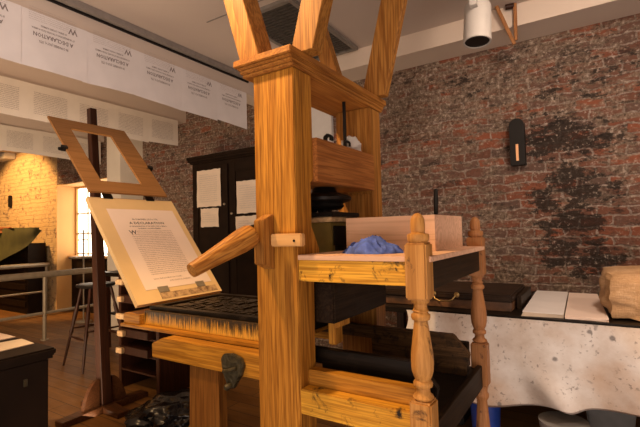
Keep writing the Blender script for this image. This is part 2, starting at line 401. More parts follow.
bm = NB(); bx(bm, OX0+.012, OX1-.012, 4.2, 4.27, 0, .96); struct('wall_under_window', bm, M['counter'], 'dark wall below the window sill', 'wall')
# beams
bm = NB(); bx(bm, -3.1, 3.2, 3.62, WALL, H_BEAM, H_CEIL); struct('trim_2', bm, M['beam'], 'painted boxed beam along the brick wall', 'trim')
for i, X in enumerate((-3.163, -4.66, -6.65)):
    bm = NB(); bx(bm, X-.26, X-.012, -3.2, WALL, H_BEAM-.02, H_CEIL)
    struct('trim_%d' % (3+i), bm, M['beam'], ['nearest', 'middle', 'farthest'][i]+' cream ceiling beam above hanging papers', 'trim')
# lighting track in the ceiling edge
tr = thing('ceiling_track', 'long grey metal strip with black slot on the ceiling above the nearest papers', 'track', (-3.15, 1.6, 3.05))
bm = NB(); bx(bm, -3.1745, -3.115, -1.5, 3.55, 3.0205, 3.0695)
obj('rail', bm, M['trackgrey'], tr)
bm = NB(); bx(bm, -3.1745, -3.158, -1.5, 3.55, 3.002, 3.020); obj('slot', bm, M['black_paint'], tr)
# vent
v = thing('ceiling_vent', 'black louvred air vent in the ceiling behind the press braces', 'vent', (-2.07, 3.06, 3.07))
X0, X1, Y0, Y1 = -2.36, -1.80, 2.50, 3.58
bm = NB()
bx(bm, X0, X0+.035, Y0, Y1, 3.04, 3.07); bx(bm, X1-.035, X1, Y0, Y1, 3.04, 3.07); bx(bm, X0+.035, X1-.035, Y0, Y0+.035, 3.04, 3.07); bx(bm, X0+.035, X1-.035, Y1-.035, Y1, 3.04, 3.07)
obj('frame', bm, M['ventframe'], v)
bm = NB(); bx(bm, X0+.036, X1-.036, Y0+.036, Y1-.036, 3.062, 3.069)
for k in range(24):
    y = Y0+.05+k*.0418; bx(bm, X0+.036, X1-.036, y, y+.014, 3.045, 3.0615)
for k in range(5): bx(bm, X0+.09+k*.09, X0+.096+k*.09, Y0+.037, Y1-.037, 3.043, 3.0449)
obj('louvre', bm, M['vent'], v)
bm = NB(); bx(bm, -1.3, 3.2, 2.9, 2.915, 3.066, 3.07); bx(bm, -2.6, -1.8, 2.42, 2.43, 3.066, 3.07); struct('trim_6', bm, M['ventframe'], 'thin seam in the ceiling panels', 'trim')

# ------------------------------------------------------------------ the printing press
PR = thing('printing_press', 'large oak hand printing press braced to the ceiling', 'printing press', (-1.03, 1.7, 0))
cx0, cx1 = -1.133, -.933
# cheeks
bm = NB(); prism(bm, [(1.30, 0), (1.405, 0), (1.405, 1.215), (1.458, 1.235), (1.458, 1.25), (1.425, 1.31), (1.397, 1.34), (1.397, 1.52), (1.425, 1.53), (1.425, 1.953), (1.30, 1.953)], 'X', cx0, cx1, .004); obj('cheek', bm, M['oak_z'], PR)
bm = NB(); prism(bm, [(2.085, 0), (1.97, 0), (1.97, 1.51), (1.96, 1.52), (1.96, 1.953), (2.085, 1.953)], 'X', cx0, cx1, .004); obj('cheek', bm, M['oak_z2'], PR)
# cap with stepped moulding
cap = NB()
for (o, z0, z1) in ((.008, 1.954, 1.968), (.016, 1.968, 1.984), (.024, 1.984, 1.994), (.036, 1.994, 2.022)):
    bx(cap, -1.172-o*.9, -.930+o*.45, 1.295-o, 2.10+o, z0, z1, .0035)
obj('cap', cap, M['oak_y'], PR)
# braces to the ceiling: front ply and a wider ply behind
def brace(xb, yb, sgn, wid=.085, dep=.08, z0=2.031, lean=.30, zt=H_CEIL-.002, ply=None):
    dx = sgn*lean*(zt-z0)
    def sk(bm, x0, x1, y0, y1, zz):
        vs = []
        for (z, o) in ((zz, sgn*lean*(zz-z0)), (zt, dx)):
            vs += [bm.verts.new((x+o, y, z)) for x, y in ((x0, y0), (x1, y0), (x1, y1), (x0, y1))]
        for f in ((0, 3, 2, 1), (4, 5, 6, 7), (0, 1, 5, 4), (1, 2, 6, 5), (2, 3, 7, 6), (3, 0, 4, 7)): bm.faces.new([vs[i] for i in f])
        bmesh.ops.bevel(bm, geom=list({e for q in vs for e in q.link_edges}), offset=.003, segments=1, affect='EDGES')
    bm = NB(); sk(bm, xb-wid/2, xb+wid/2, yb, yb+dep, z0)
    if ply: sk(bm, ply[0], ply[1], yb+ply[2], yb+dep, z0)
    obj('ceiling_brace', bm, M['oak_z2'], PR)
ZB = 2.0225
brace(-1.118, 1.285, -1, .064, .115, ZB, .31, ply=(-1.205, -1.1505, .022))
brace(-.925, 1.345, 1, .108, .07, ZB, .29, ply=None)
brace(-.945, 2.03, 1, .135, .05, ZB, .26, ply=None)
brace(-1.13, 2.0, -1, .085, .06, ZB, ply=None)
# head
bm = NB(); prism(bm, [(1.4255, 1.522), (1.9595, 1.522), (1.9595, 1.702), (1.4255, 1.70)], 'X', -1.12, -.915, .003); obj('head', bm, M['head'], PR)
# screw, iron disc, plates and hose below the head
bm = NB(); lathe(bm, [(0, .03), (.035, .034), (.036, .075), (.05, .09), (.062, .085), (.075, .12), (.088, .124), (.10, .11), (.112, .06), (.135, .05), (.16, .03)], (-1.03, 1.66, 1.385)); obj('screw', bm, M['black_metal'], PR)
bm = NB(); bx(bm, -1.14, -.925, 1.55, 1.80, 1.385, 1.405, .003); obj('iron_plate', bm, M['black_metal'], PR)
bm = NB(); bx(bm, -1.13, -.935, 1.56, 1.79, 1.362, 1.3845, .003); obj('packing', bm, M['cork'], PR)
bm = NB(); bx(bm, -1.13, -.945, 1.57, 1.78, 1.12, 1.3615, .004); obj('hose', bm, M['olive'], PR)
bm = NB(); bx(bm, -.944, -.935, 1.585, 1.78, 1.26, 1.345); bx(bm, -1.0, -.936, 1.60, 1.78, 1.238, 1.259); obj('hose_strap', bm, M['black_metal'], PR)
for y in (1.56, 1.575, 1.735): 
    bm = NB(); path_tube(bm, [(-.96, y, 1.702), (-.96, y, 1.73), (-.952, y+.012, 1.742), (-.944, y+.024, 1.735), (-.944, y+.024, 1.718)], .006); obj('iron_hook', bm, M['black_metal'], PR)
bm = NB(); tube(bm, (-1.0, 1.815, 1.7), (-1.0, 1.815, 1.954), .0085); obj('tie_rod', bm, M['black_metal'], PR)
# platen
bm = NB(); bx(bm, -1.20, -.855, 1.43, 1.925, .962, 1.12, .006); obj('platen', bm, M['black_y'], PR)
bm = NB(); bx(bm, -.93, -.895, 1.50, 1.56, .86, .9615, .004); bx(bm, -.90, -.87, 1.49, 1.58, .935, .9615, .003); obj('platen_cleat', bm, M['oak_z'], PR)
# rails of the carriage
RX0 = -1.82
def rail(y0, y1, zb=.737, zt=.835):
    bm = NB(); prism(bm, [(RX0, zb), (cx0-.001, zb), (cx0-.001, zt), (RX0+.075, zt), (RX0, zt-.032)], 'Y', y0, y1, .003); return bm
obj('rail', rail(1.315, 1.385), M['oak_x'], PR)
obj('rail', rail(1.99, 2.06), M['oak_x'], PR)
bm = NB(); bx(bm, -.932, -.50, 1.30, 1.352, .654, .744, .003); obj('rail', bm, M['inky_x'], PR)
bm = NB(); bx(bm, -.932, -.475, 1.353, 1.40, .654, .80, .003); obj('rail', bm, M['oak_x'], PR)
# ink table: tray boards, side board, black runners
bm = NB(); bx(bm, -.93, -.47, 1.401, 2.06, .655, .68); obj('tray_board', bm, M['black_x'], PR)
bm = NB(); bx(bm, -.469, -.447, 1.352, 2.03, .60, .699, .002); obj('side_board', bm, M['black_y'], PR)
for (y, zt) in ((1.455, .853), (1.905, .853)):
    bm = NB(); prism(bm, [(-2.0, zt-.06), (-.47, zt-.12), (-.468, zt-.085), (-.53, zt), (-2.0, zt)] if 0 else [(-1.45, zt-.055), (-.93, zt-.055), (-.93, .68), (-.49, .68), (-.47, zt-.08), (-.54, zt), (-1.45, zt)], 'Y', y, y+.035, .003)
    obj('runner', bm, M['black_x'] if y < 1.6 else M['brown_x'], PR)
bm = NB(); bx(bm, -.93, -.50, 2.0, 2.04, .69, .80, .003); obj('rail', bm, M['black_x'], PR)
# bed leg under the left of the rails
for y in (1.332, 1.975):
    bm = NB(); prism(bm, [(-1.573, .7365), (-1.573, .46), (-1.60, .44), (-1.60, 0), (-1.36, 0), (-1.36, .44), (-1.386, .46), (-1.386, .7365)], 'Y', y, y+.045, .004); obj('bed_leg', bm, M['leg_shaded'], PR)
# plank and coffin
bm = NB(); bx(bm, -2.19, -1.134, 1.385, 2.03, .8355, .852, .003); bx(bm, -2.18, -2.037, 1.40, 2.03, .8525, .905, .003); obj('plank', bm, M['oak_x'], PR)
bm = NB(); bx(bm, -2.034, -1.14, 1.425, 1.455, .8525, .925, .003); obj('coffin_side', bm, M['bed_side'], PR)
bm = NB(); bx(bm, -2.034, -1.14, 1.975, 2.005, .8525, .925, .003); obj('coffin_side', bm, M['bed_side'], PR)
bm = NB(); bx(bm, -2.034, -1.14, 1.456, 1.974, .8525, .905); bx(bm, -2.034, -1.14, 1.456, 1.50, .9055, .945, .003); bx(bm, -2.034, -1.14, 1.93, 1.974, .9055, .945, .003)
bx(bm, -2.034, -1.99, 1.501, 1.929, .9055, .945, .003); obj('coffin_bed', bm, M['black_x'], PR)
# bronze bracket cast on rail
bm = NB(); prism(bm, [(-1.335, .80), (-1.32, .822), (-1.27, .828), (-1.225, .815), (-1.21, .79), (-1.225, .745), (-1.255, .715), (-1.262, .69), (-1.285, .685), (-1.297, .71), (-1.325, .745)], 'Y', 1.292, 1.3145, .004)
lathe(bm, [(0, .012), (.02, .014), (.03, .008)], (-1.278, 1.29, .70), (0, -1, 0), 12)
tube(bm, (-1.31, 1.285, .755), (-1.24, 1.285, .775), .008)
o = obj('bronze_ear', bm, M['bronze'], PR); o['label'] = 'bronze cast bracket on the rail'
# bar and handle
A = Vector((-1.068, 1.208, 1.318)); B = Vector((-1.112, .955, 1.204)); 
dv = (B-A).normalized()
bm = NB(); L = (B-A).length; lathe(bm, [(0, .030), (.006, .039), (.02, .0435), (.06, .044), (L*.5, .036), (L*.8, .0285), (L-.006, .0255), (L, .0240)], (0, 0, 0), (0, 0, 1), 36)
hd = obj('bar_handle', bm, M['handle'], None); hd.parent = PR; hd.location = A-PR.location; hd.rotation_euler = dv.to_track_quat('Z', 'Y').to_euler()
bm = NB(); path_tube(bm, [A, (-1.155, 1.275, 1.335), (-1.16, 1.45, 1.37), (-1.08, 1.66, 1.425)], .014, 12); obj('iron_bar', bm, M['black_metal'], PR)
bm = NB(); prism(bm, [(1.235, 1.205), (1.299, 1.18), (1.299, 1.395), (1.235, 1.37)], 'X', -1.088, -1.038, .003)
for z in (1.36, 1.225): tube(bm, (-1.06, 1.234, z), (-1.06, 1.2405, z), .004, seg=8)
obj('bar_catch', bm, M['oak_z2'], PR)
bm = NB(); bx(bm, -1.037, -.893, 1.272, 1.2995, 1.269, 1.317, .004); o = obj('cleat', bm, M['cleat'], PR)
bm = NB(); tube(bm, (-.925, 1.2715, 1.29), (-.925, 1.269, 1.29), .005, seg=10); obj('screw_head', bm, M['black_metal'], o)
# ink shelf on turned legs
bm = NB(); bx(bm, -.932, -.425, 1.30, 2.08, 1.2175, 1.236, .002); obj('shelf_board', bm, M['pink_wood'], PR)
bm = NB(); bx(bm, -.932, -.502, 1.305, 1.33, 1.139, 1.217, .002); obj('apron', bm, M['inky_x'], PR)
bm = NB(); bx(bm, -.466, -.442, 1.342, 2.04, 1.125, 1.217, .002); obj('apron', bm, M['black_y'], PR)
def turned_leg(x, y, mat):
    s = .0352
    bm = NB()
    lathe(bm, [(1.278, .026), (1.284, .033), (1.295, .035), (1.305, .0335), (1.308, .0235), (1.3115, .0205), (1.316, .0225), (1.335, .0230), (1.352, .0218), (1.362, .0170), (1.369, .0105), (1.372, .003)], (x, y, 0), seg=32)
    bx(bm, x-s, x+s, y-s, y+s, 1.10, 1.279, .006)
    lathe(bm, [(1.062, .022), (1.066, .0265), (1.07, .022), (1.078, .0205), (1.088, .0215), (1.092, .028), (1.101, .030)], (x, y, 0), seg=28)
    lathe(bm, [(.79, .024), (.80, .033), (.806, .030), (.812, .022), (.828, .0205), (.833, .029), (.842, .0305), (.848, .028), (.852, .023), (.865, .029), (.88, .0335), (.905, .0355), (.935, .034), (.97, .0295), (1.0, .0255), (1.03, .0215), (1.036, .0215), (1.038, .0275), (1.045, .030), (1.054, .0295), (1.058, .024), (1.064, .0215)], (x, y, 0), seg=32)
    bx(bm, x-s, x+s, y-s, y+s, .60, .792, .006)
    lathe(bm, [(0, .02), (.03, .026), (.06, .022), (.075, .03), (.09, .03), (.10, .022), (.2, .028), (.35, .035), (.48, .026), (.53, .022), (.545, .03), (.56, .031), (.57, .024), (.602, .031)], (x, y, 0), seg=28)
    return obj('turned_leg', bm, mat, PR)
turned_leg(-.466, 1.306, M['leg']); turned_leg(-.462, 2.075, M['leg2'])
# tympan (leaning open) and frisket frame above
P0 = Vector((-2.051, 1.4, .955)); D = Vector((-.626, 0, .78)); NN = Vector((.78, 0, .626))
def tp(y, s, n=0.): return P0+Vector((0, y-1.4, 0))+D*s+NN*n
def slab(bm, y0, y1, s0, s1, n0, n1, base=None, f=None):
    f = f or tp
    vs = [bm.verts.new(f(y, s, n)) for y in (y0, y1) for s in (s0, s1) for n in (n0, n1)]
    for q in ((0, 1, 3, 2), (4, 6, 7, 5), (0, 4, 5, 1), (2, 3, 7, 6), (0, 2, 6, 4), (1, 5, 7, 3)): bm.faces.new([vs[i] for i in q])
bm = NB(); slab(bm, 1.40, 2.01, 0, .785, -.028, 0)
ty = obj('tympan', bm, M['tymp'], PR)
bm = NB(); slab(bm, 1.56, 1.98, .012, .052, .0004, .0016); 
def grime():
    m, nt, b = newmat('grimy lower edge'); n = noise_n(nt, coords(nt), 30, 5, .7)
    nt.links.new(ramp(nt, [(.35, (.12, .06, .03)), (.6, (.55, .36, .18))], n), b.inputs['Base Color']); b.inputs['Roughness'].default_value = .7; return m
obj('lower_bar', bm, grime(), ty)
for (a, b_) in ((1.56, 1.63), (1.835, 1.90)):
    bm = NB(); slab(bm, a, b_, .055, .093, .003, .0045); obj('tympan_point', bm, M['steel'], ty)
for (a, b_) in ((1.50, 1.56), (1.80, 1.86)):
    bm = NB(); slab(bm, a, b_, .775, .815, .001, .008); obj('hinge', bm, M['black_metal'], ty)
D2 = Vector((-.682, 0, .731)).normalized(); N2 = Vector((D2.z, 0, -D2.x)); P2 = Vector((-2.512, 1.4, 1.60))
def fp(y, s, n=0.): return P2+Vector((0, y-1.4, 0))+D2*s+N2*n
fr = NB()
FL = .735
for (a, b_, c, d) in ((1.40, 1.95, 0, .105), (1.40, 1.95, FL-.10, FL), (1.40, 1.512, .105, FL-.10), (1.80, 1.95, .105, FL-.10)):
    slab(fr, a, b_, c, d, -.014, 0, f=fp)
fk = obj('frisket', fr, M['frisk'], PR)
for (y, s) in ((1.385, .40), (1.955, .30)):
    bm = NB(); slab(bm, y-.012, y+.022, s-.012, s+.012, -.02, .012, f=fp); slab(bm, y-.03, y-.012, s-.02, s, -.012, .0, f=fp); obj('clasp', bm, M['black_metal'], fk)

# type forme lying in the coffin
fm = thing('type_forme', 'inky locked forme of metal type lying in the press bed', 'type forme', (-1.55, 1.7, .9055))
bm = NB()
random.seed(3)
for r in range(26):
    x = -1.95+r*.030
    y = 1.53
    while y < 1.89:
        l = random.uniform(.02, .06); h = random.uniform(.936, .945)
        bx(bm, x, x+.024, y, min(y+l, 1.90), .9175, h); y += l+.006
obj('type', bm, M['type'], fm)
bm = NB(); bx(bm, -1.985, -1.16, 1.501, 1.525, .9055, .935, .002); bx(bm, -1.985, -1.16, 1.905, 1.928, .9055, .935, .002); bx(bm, -1.985, -1.955, 1.5255, 1.9045, .9055, .935, .002); bx(bm, -1.954, -1.16, 1.5255, 1.9045, .9055, .917)
obj('chase', bm, M['black_metal'], fm)

# printed declaration sheet on the tympan
bs = thing('printed_broadside', 'printed declaration sheet lying on the tan tympan of the press', 'printed sheet', tp(1.72, .4, .002))
bm = NB(); slab(bm, 1.484, 1.965, .082, .69, .0005, .002); obj('sheet', bm, M['sheet'], bs)
BODY = """hen in the Course of human events, it becomes necessary for one people to dissolve the political bands
which have connected them with another, and to assume among the powers of the earth, the separate and equal
station to which the Laws of Nature and of Nature's God entitle them, a decent respect to the opinions of
mankind requires that they should declare the causes which impel them to the separation. We hold these truths
to be self-evident, that all men are created equal, that they are endowed by their Creator with certain
unalienable Rights, that among these are Life, Liberty and the pursuit of Happiness. That to secure these
rights, Governments are instituted among Men, deriving their just powers from the consent of the governed,
That whenever any Form of Government becomes destructive of these ends, it is the Right of the People to alter
or to abolish it, and to institute new Government, laying its foundation on such principles and organizing its
powers in such form, as to them shall seem most likely to effect their Safety and Happiness. Prudence, indeed,
will dictate that Governments long established should not be changed for light and transient causes; and
accordingly all experience hath shewn, that mankind are more disposed to suffer, while evils are sufferable,
than to right themselves by abolishing the forms to which they are accustomed. But when a long train of abuses
and usurpations, pursuing invariably the same Object evinces a design to reduce them under absolute Despotism,
it is their right, it is their duty, to throw off such Government, and to provide new Guards for their future
security. Such has been the patient sufferance of these Colonies; and such is now the necessity which constrains
them to alter their former Systems of Government. The history of the present King of Great Britain is a history
of repeated injuries and usurpations, all having in direct object the establishment of an absolute Tyranny over
these States. To prove this, let Facts be submitted to a candid world. He has refused his Assent to Laws, the
most wholesome and necessary for the public good. He has forbidden his Governors to pass Laws of immediate and
pressing importance, unless suspended in their operation till his Assent should be obtained; and when so
suspended, he has utterly neglected to attend to them. He has refused to pass other Laws for the accommodation
of large districts of people, unless those people would relinquish the right of Representation in the Legislature,
a right inestimable to them and formidable to tyrants only. He has called together legislative bodies at places""".split('\n')
def decl(w, top, bottom, head=1., nb=24, big=1.):
    """lines centred on u=0; v measured upward"""
    L = [('IN CONGRESS, JULY 4, 1776.', 0, top, .017*head, 'CENTER', w*.62), ('A DECLARATION', 0, top-.034*head, .027*head*big, 'CENTER', w*.84),
         ('BY THE REPRESENTATIVES OF THE UNITED STATES OF AMERICA,', 0, top-.056*head, .012*head, 'CENTER', w*.9), ('IN GENERAL CONGRESS ASSEMBLED.', 0, top-.074*head, .012*head, 'CENTER', w*.55)]
    L.append(('W', -w/2, top-.115*head, .045*head*big, 'LEFT', None))
    y = top-.094*head; dy = (y-bottom)/nb
    for i in range(nb):
        off = .045*head if i < 2 else 0.
        L.append((BODY[i % 24], -w/2+off, y-dy*i, dy*.80, 'LEFT', w-off))
    return L
def shframe(y, v, n=.0026): return tp(1.715+y, v, n)
L = decl(.30, .60, .165)
L[4] = (L[4][0], -.155, .485, .045, 'LEFT', None)
obj('heading', text_bm(L[:4], shframe), M['ink'], bs)
obj('drop_capital', text_bm(L[4:5], shframe), M['ink'], bs)
b2 = text_bm(L[5:]+[('Signed by ORDER and in BEHALF of the CONGRESS,', -.05, .145, .012, 'CENTER', .2), ('JOHN HANCOCK, PRESIDENT.', .03, .122, .014, 'CENTER', .16)], lambda y, v: shframe(y, v))
obj('body_text', b2, M['ink_sheet'], bs)

# crate, rag and spatula on the shelf
bxo = thing('wooden_box', 'pale pinkish open wooden box on the ink shelf of the press', 'box', (-.695, 1.75, 1.236))
bm = NB(); a = (-.888, -.503, 1.60, 2.0, 1.2365, 1.375)
t = .012
bx(bm, a[0], a[1], a[2], a[2]+t, a[4], a[5], .001); obj('box_side', bm, M['pink_wood'], bxo)
bm = NB(); bx(bm, a[0], a[1], a[3]-t, a[3], a[4], a[5], .001); obj('box_side', bm, M['pink_wood'], bxo)
bm = NB(); bx(bm, a[1]-t, a[1], a[2]+t, a[3]-t, a[4], a[5]); obj('box_side', bm, M['pink_wood'], bxo)
bm = NB(); bx(bm, a[0], a[0]+t, a[2]+t, a[3]-t, a[4], a[5]); obj('box_side', bm, M['pink_wood'], bxo)
bm = NB(); bx(bm, a[0]+t, a[1]-t, a[2]+t, a[3]-t, a[4], a[4]+.008); obj('box_bottom', bm, M['pink_wood'], bxo)
sp = thing('ink_knife', 'black handled ink knife standing upright in the wooden box', 'knife', (-.555, 1.78, 1.2445))
bm = NB(); bx(bm, -.572, -.536, 1.779, 1.782, 1.2445, 1.36); obj('blade', bm, M['steel'], sp)
bm = NB(); lathe(bm, [(0, .007), (.02, .0085), (.09, .0095), (.13, .0085), (.135, .004)], (-.554, 1.7805, 1.355), (.03, 0, 1), 14); obj('handle', bm, M['black_paint'], sp)
# crumpled blue rag
bm = NB(); N = 90
gr = [[None]*N for _ in range(N)]
for i in range(N):
    for j in range(N):
        u, v_ = i/(N-1)*2-1, j/(N-1)*2-1
        ang = math.atan2(v_, u); rr = math.hypot(u, v_)
        lim = 1/max(abs(math.cos(ang)), abs(math.sin(ang))); q = rr/lim       # 0..1
        edge = 1+.16*noise.noise(Vector((math.cos(ang)*1.5, math.sin(ang)*1.5, 3)))
        x = -.700+math.cos(ang)*q*.122*edge; y = 1.465+math.sin(ang)*q*.085*edge
        wv = Vector((x*9+noise.noise(Vector((x*8, y*8, 2)))*1.2, y*14, 1.2))
        rid = 1-abs(noise.noise(wv*1.6))*2.2; rid2 = 1-abs(noise.noise(Vector((x*34+y*20, y*30-x*12, 7))))*2.4
        prof = .030+.030*math.exp(-((u+.02)/.40)**2)+.012*math.exp(-((u+.75)/.2)**2)
        hgt = (1-q**3.5)*prof*(.66+.30*rid)+.0095*rid2*(1-q**8)
        z = 1.2375+max(0, hgt)
        gr[i][j] = bm.verts.new((x+.01*noise.noise(Vector((x*30, y*30, 4))), y+.008*noise.noise(Vector((x*30, y*30, 9))), z))
for i in range(N-1):
    for j in range(N-1): bm.faces.new((gr[i][j], gr[i+1][j], gr[i+1][j+1], gr[i][j+1])).smooth = True
r = bmesh.ops.extrude_face_region(bm, geom=bm.faces[:])
for e in r['geom']:
    if isinstance(e, bmesh.types.BMVert): e.co.z = 1.2362
tag(obj('cleaning_rag', bm, M['blue'], loc=(-.722, 1.475, 1.2365)), 'crumpled blue cloth lying on the ink shelf', 'cloth')
# crumpled pale wad on the head
bm = NB(); bmesh.ops.create_icosphere(bm, subdivisions=4, radius=1.)
for q in bm.verts:
    n = noise.noise(q.co*1.8)*.35+abs(noise.noise(q.co*4))*.25
    q.co = Vector((q.co.x*.028, q.co.y*.075, q.co.z*.045))*(1+n)+Vector((-1.0, 1.89, 1.745))
    q.co.z = max(q.co.z, 1.7025)
tag(obj('paper_wad', bm, M['greywall'], loc=(-1.0, 1.89, 1.7025)), 'small crumpled pale wad on top of the press head', 'paper')

# ------------------------------------------------------------------ prop pole for the frisket
pp = thing('prop_stand', 'dark reddish wooden pole on a floor stand behind the raised frame', 'stand', (-3.21, 1.90, 0))
bm = NB()
def tbeam(bm, p, q, w0, w1):
    p, q = Vector(p), Vector(q); d = (q-p).normalized(); u = Vector((1, 0, 0)); u = (u-d*u.dot(d)).normalized(); w_ = d.cross(u)
    vs = []
    for c, r in ((p, w0), (q, w1)): vs += [bm.verts.new(c+u*a*r+w_*b*r) for a, b in ((-1, -1), (1, -1), (1, 1), (-1, 1))]
    for f in ((0, 3, 2, 1), (4, 5, 6, 7), (0, 1, 5, 4), (1, 2, 6, 5), (2, 3, 7, 6), (3, 0, 4, 7)): bm.faces.new([vs[i] for i in f])
    bmesh.ops.bevel(bm, geom=list({e for q_ in vs for e in q_.link_edges}), offset=.004, segments=1, affect='EDGES')
tbeam(bm, (-3.21, 1.90, .052), (-3.20, 1.80, 2.31), .040, .026)
obj('pole', bm, M['mahog'], pp)
bm = NB(); prism(bm, [(1.56, 0), (2.24, 0), (2.24, .04), (2.02, .051), (1.78, .051), (1.56, .04)], 'X', -3.25, -3.15, .004); obj('foot', bm, M['foot_wood'], pp)
bm = NB(); prism(bm, [(-3.46, 0), (-3.251, 0), (-3.251, .05), (-3.46, .035)], 'Y', 1.85, 1.95, .003); prism(bm, [(-2.96, 0), (-3.149, 0), (-3.149, .05), (-2.96, .035)], 'Y', 1.85, 1.95, .003); obj('foot', bm, M['foot_wood'], pp)
for s in (-1, 1):
    bm = NB(); c = 1.897+s*.047
    pts = [(c, .052)]+[(c+s*(.13-.0), .052)]+[(c+s*(.13-.13*k/8+.02*math.sin(PI*k/8)), .052+.20*math.sin(k/8*PI/2)**1.5) for k in range(1, 9)]
    prism(bm, pts, 'X', -3.225, -3.185, .003); obj('bracket', bm, M['foot_wood'], pp)

# ------------------------------------------------------------------ hanging papers
def hung_row(X, ys, zt, zb, n, kind, rowname, grp):
    pass
def paper_sheet(X, y0, y1, zt, zb, label, grp, k, faint):
    rnd = random.Random(k*13+int(-X*10))
    o = thing('hanging_broadside', label, 'printed sheet', (X, (y0+y1)/2, zb), grp)
    bm = NB(); nu, nv = 14, 12
    tilt = rnd.uniform(-.02, .02); bow = .006
    def f(u, v, n=0.):   # u across 0..1 along +Y, v 0 bottom ..1 top
        return Vector((X+n+bow*math.sin(PI*u)*(1-v)+.0015*(1-v)*math.sin(u*9+k)+k*.0036, y0+(y1-y0)*u, zb+(zt-zb)*v+tilt*(u-.5)*(1-v)))
    g = [[bm.verts.new(f(i/nu, j/nv)) for j in range(nv+1)] for i in range(nu+1)]
    for i in range(nu):
        for j in range(nv): bm.faces.new((g[i][j], g[i+1][j], g[i+1][j+1], g[i][j+1])).smooth = True
    ex = bmesh.ops.extrude_face_region(bm, geom=bm.faces[:])
    for e in ex['geom']:
        if isinstance(e, bmesh.types.BMVert): e.co.x -= .0012
    obj('sheet', bm, M['row'] if not faint else M['row2'], o)
    W = y1-y0; HH = zt-zb
    # the prints hang upside down: heading low, body above it
    def fr_(u, v): 
        uu = (W/2-u)/W; vv = v/HH
        return f(uu, 1-vv if False else vv, .0022)
    w_ = W*.66
    L = decl(w_, 0, 0, 1., 24)
    head = []
    for (s, u, v, size, al, fit) in decl(w_, .0, -.4, 1.45, 30)[:4]: head.append((s, u, v-.0, size, al, fit))
    base = .195*HH/.38
    def up(u, v): return fr_(u, base-v)   # rotated by 180 degrees
    if not faint:
        obj('heading', text_bm(head, up), M['ink_row'], o)
        obj('drop_capital', text_bm([('W', -w_/2-.005, -.160, .060, 'LEFT', None)], up), M['ink_row'], o)
        y = -.135; body = []
        for i in range(7):
            body.append((BODY[(i+k) % 24][:70], -w_/2+(.06 if i < 2 else 0), y-i*.014, .0105, 'LEFT', w_-(.06 if i < 2 else 0)))
        obj('body_text', text_bm(body, up), M['ink_soft'], o)
    else:
        body = []
        for i in range(13): body.append((BODY[(i*3+k) % 24][:46], -w_/2, -i*.018, .013, 'LEFT', w_))
        def up2(u, v): return fr_(u, .07-v)
        obj('body_text', text_bm(body, up2), M['ink_soft'], o)
ordn = ['first', 'second', 'third', 'fourth', 'fifth', 'sixth', 'seventh', 'eighth']
def row(X, yend, step, n, zt, zb, rn, grp, faint):
    for k in range(n):
        y1 = yend-k*step; y0 = y1-step-.035
        paper_sheet(X, y0, y1, zt, zb+random.Random(k+n).uniform(-.018, .018), '%s printed sheet of the %s hanging row, %s from the brick wall' % ('white' if not faint else 'cream', rn, ordn[k]), grp, k, faint)
row(-3.150, 3.50, .442, 7, 2.872, 2.482, 'nearest', 'printed sheets hung along the nearest beam', False)
row(-4.66, 3.80, .455, 6, 2.872, 2.51, 'middle', 'printed sheets hung along the middle beam', True)
row(-6.64, 3.88, .455, 4, 2.872, 2.515, 'farthest', 'printed sheets hung along the farthest beam', True)

# ------------------------------------------------------------------ cupboard with notices
cb = thing('cupboard', 'tall black brown two door cupboard against the brick wall', 'cupboard', (-3.42, 3.7, 0))
bm = NB(); bx(bm, -4.04, -2.80, 3.50, 3.94, .0, 2.17, .004); obj('body', bm, M['cupb'], cb)
bm = NB(); 
for (o, z0, z1) in ((.02, 2.17, 2.19), (.04, 2.19, 2.22), (.05, 2.22, 2.252)): bx(bm, -4.04-o, -2.80+o, 3.50-o, 3.94, z0, z1, .003)
obj('cornice', bm, M['cupb'], cb)
for (a, b_) in ((-4.0, -3.44), (-3.40, -2.84)):
    bm = NB()
    bx(bm, a, a+.08, 3.478, 3.4995, .12, 2.12, .003); bx(bm, b_-.08, b_, 3.478, 3.4995, .12, 2.12, .003)
    for (z0, z1) in ((.12, .22), (1.04, 1.14), (2.02, 2.12)): bx(bm, a+.08, b_-.08, 3.478, 3.4995, z0, z1, .003)
    bx(bm, a+.08, b_-.08, 3.488, 3.4995, .22, 1.04); bx(bm, a+.08, b_-.08, 3.488, 3.4995, 1.14, 2.02)
    dr = obj('door', bm, M['cupb'], cb)
    kx = b_-.035 if a < -3.9 else a+.035
    bm = NB(); lathe(bm, [(0, .006), (.012, .006), (.016, .014), (.026, .012), (.03, .004)], (kx, 3.478, 1.66 if a < -3.9 else 1.55), (0, -1, 0), 14); obj('knob', bm, M['steel'], dr)
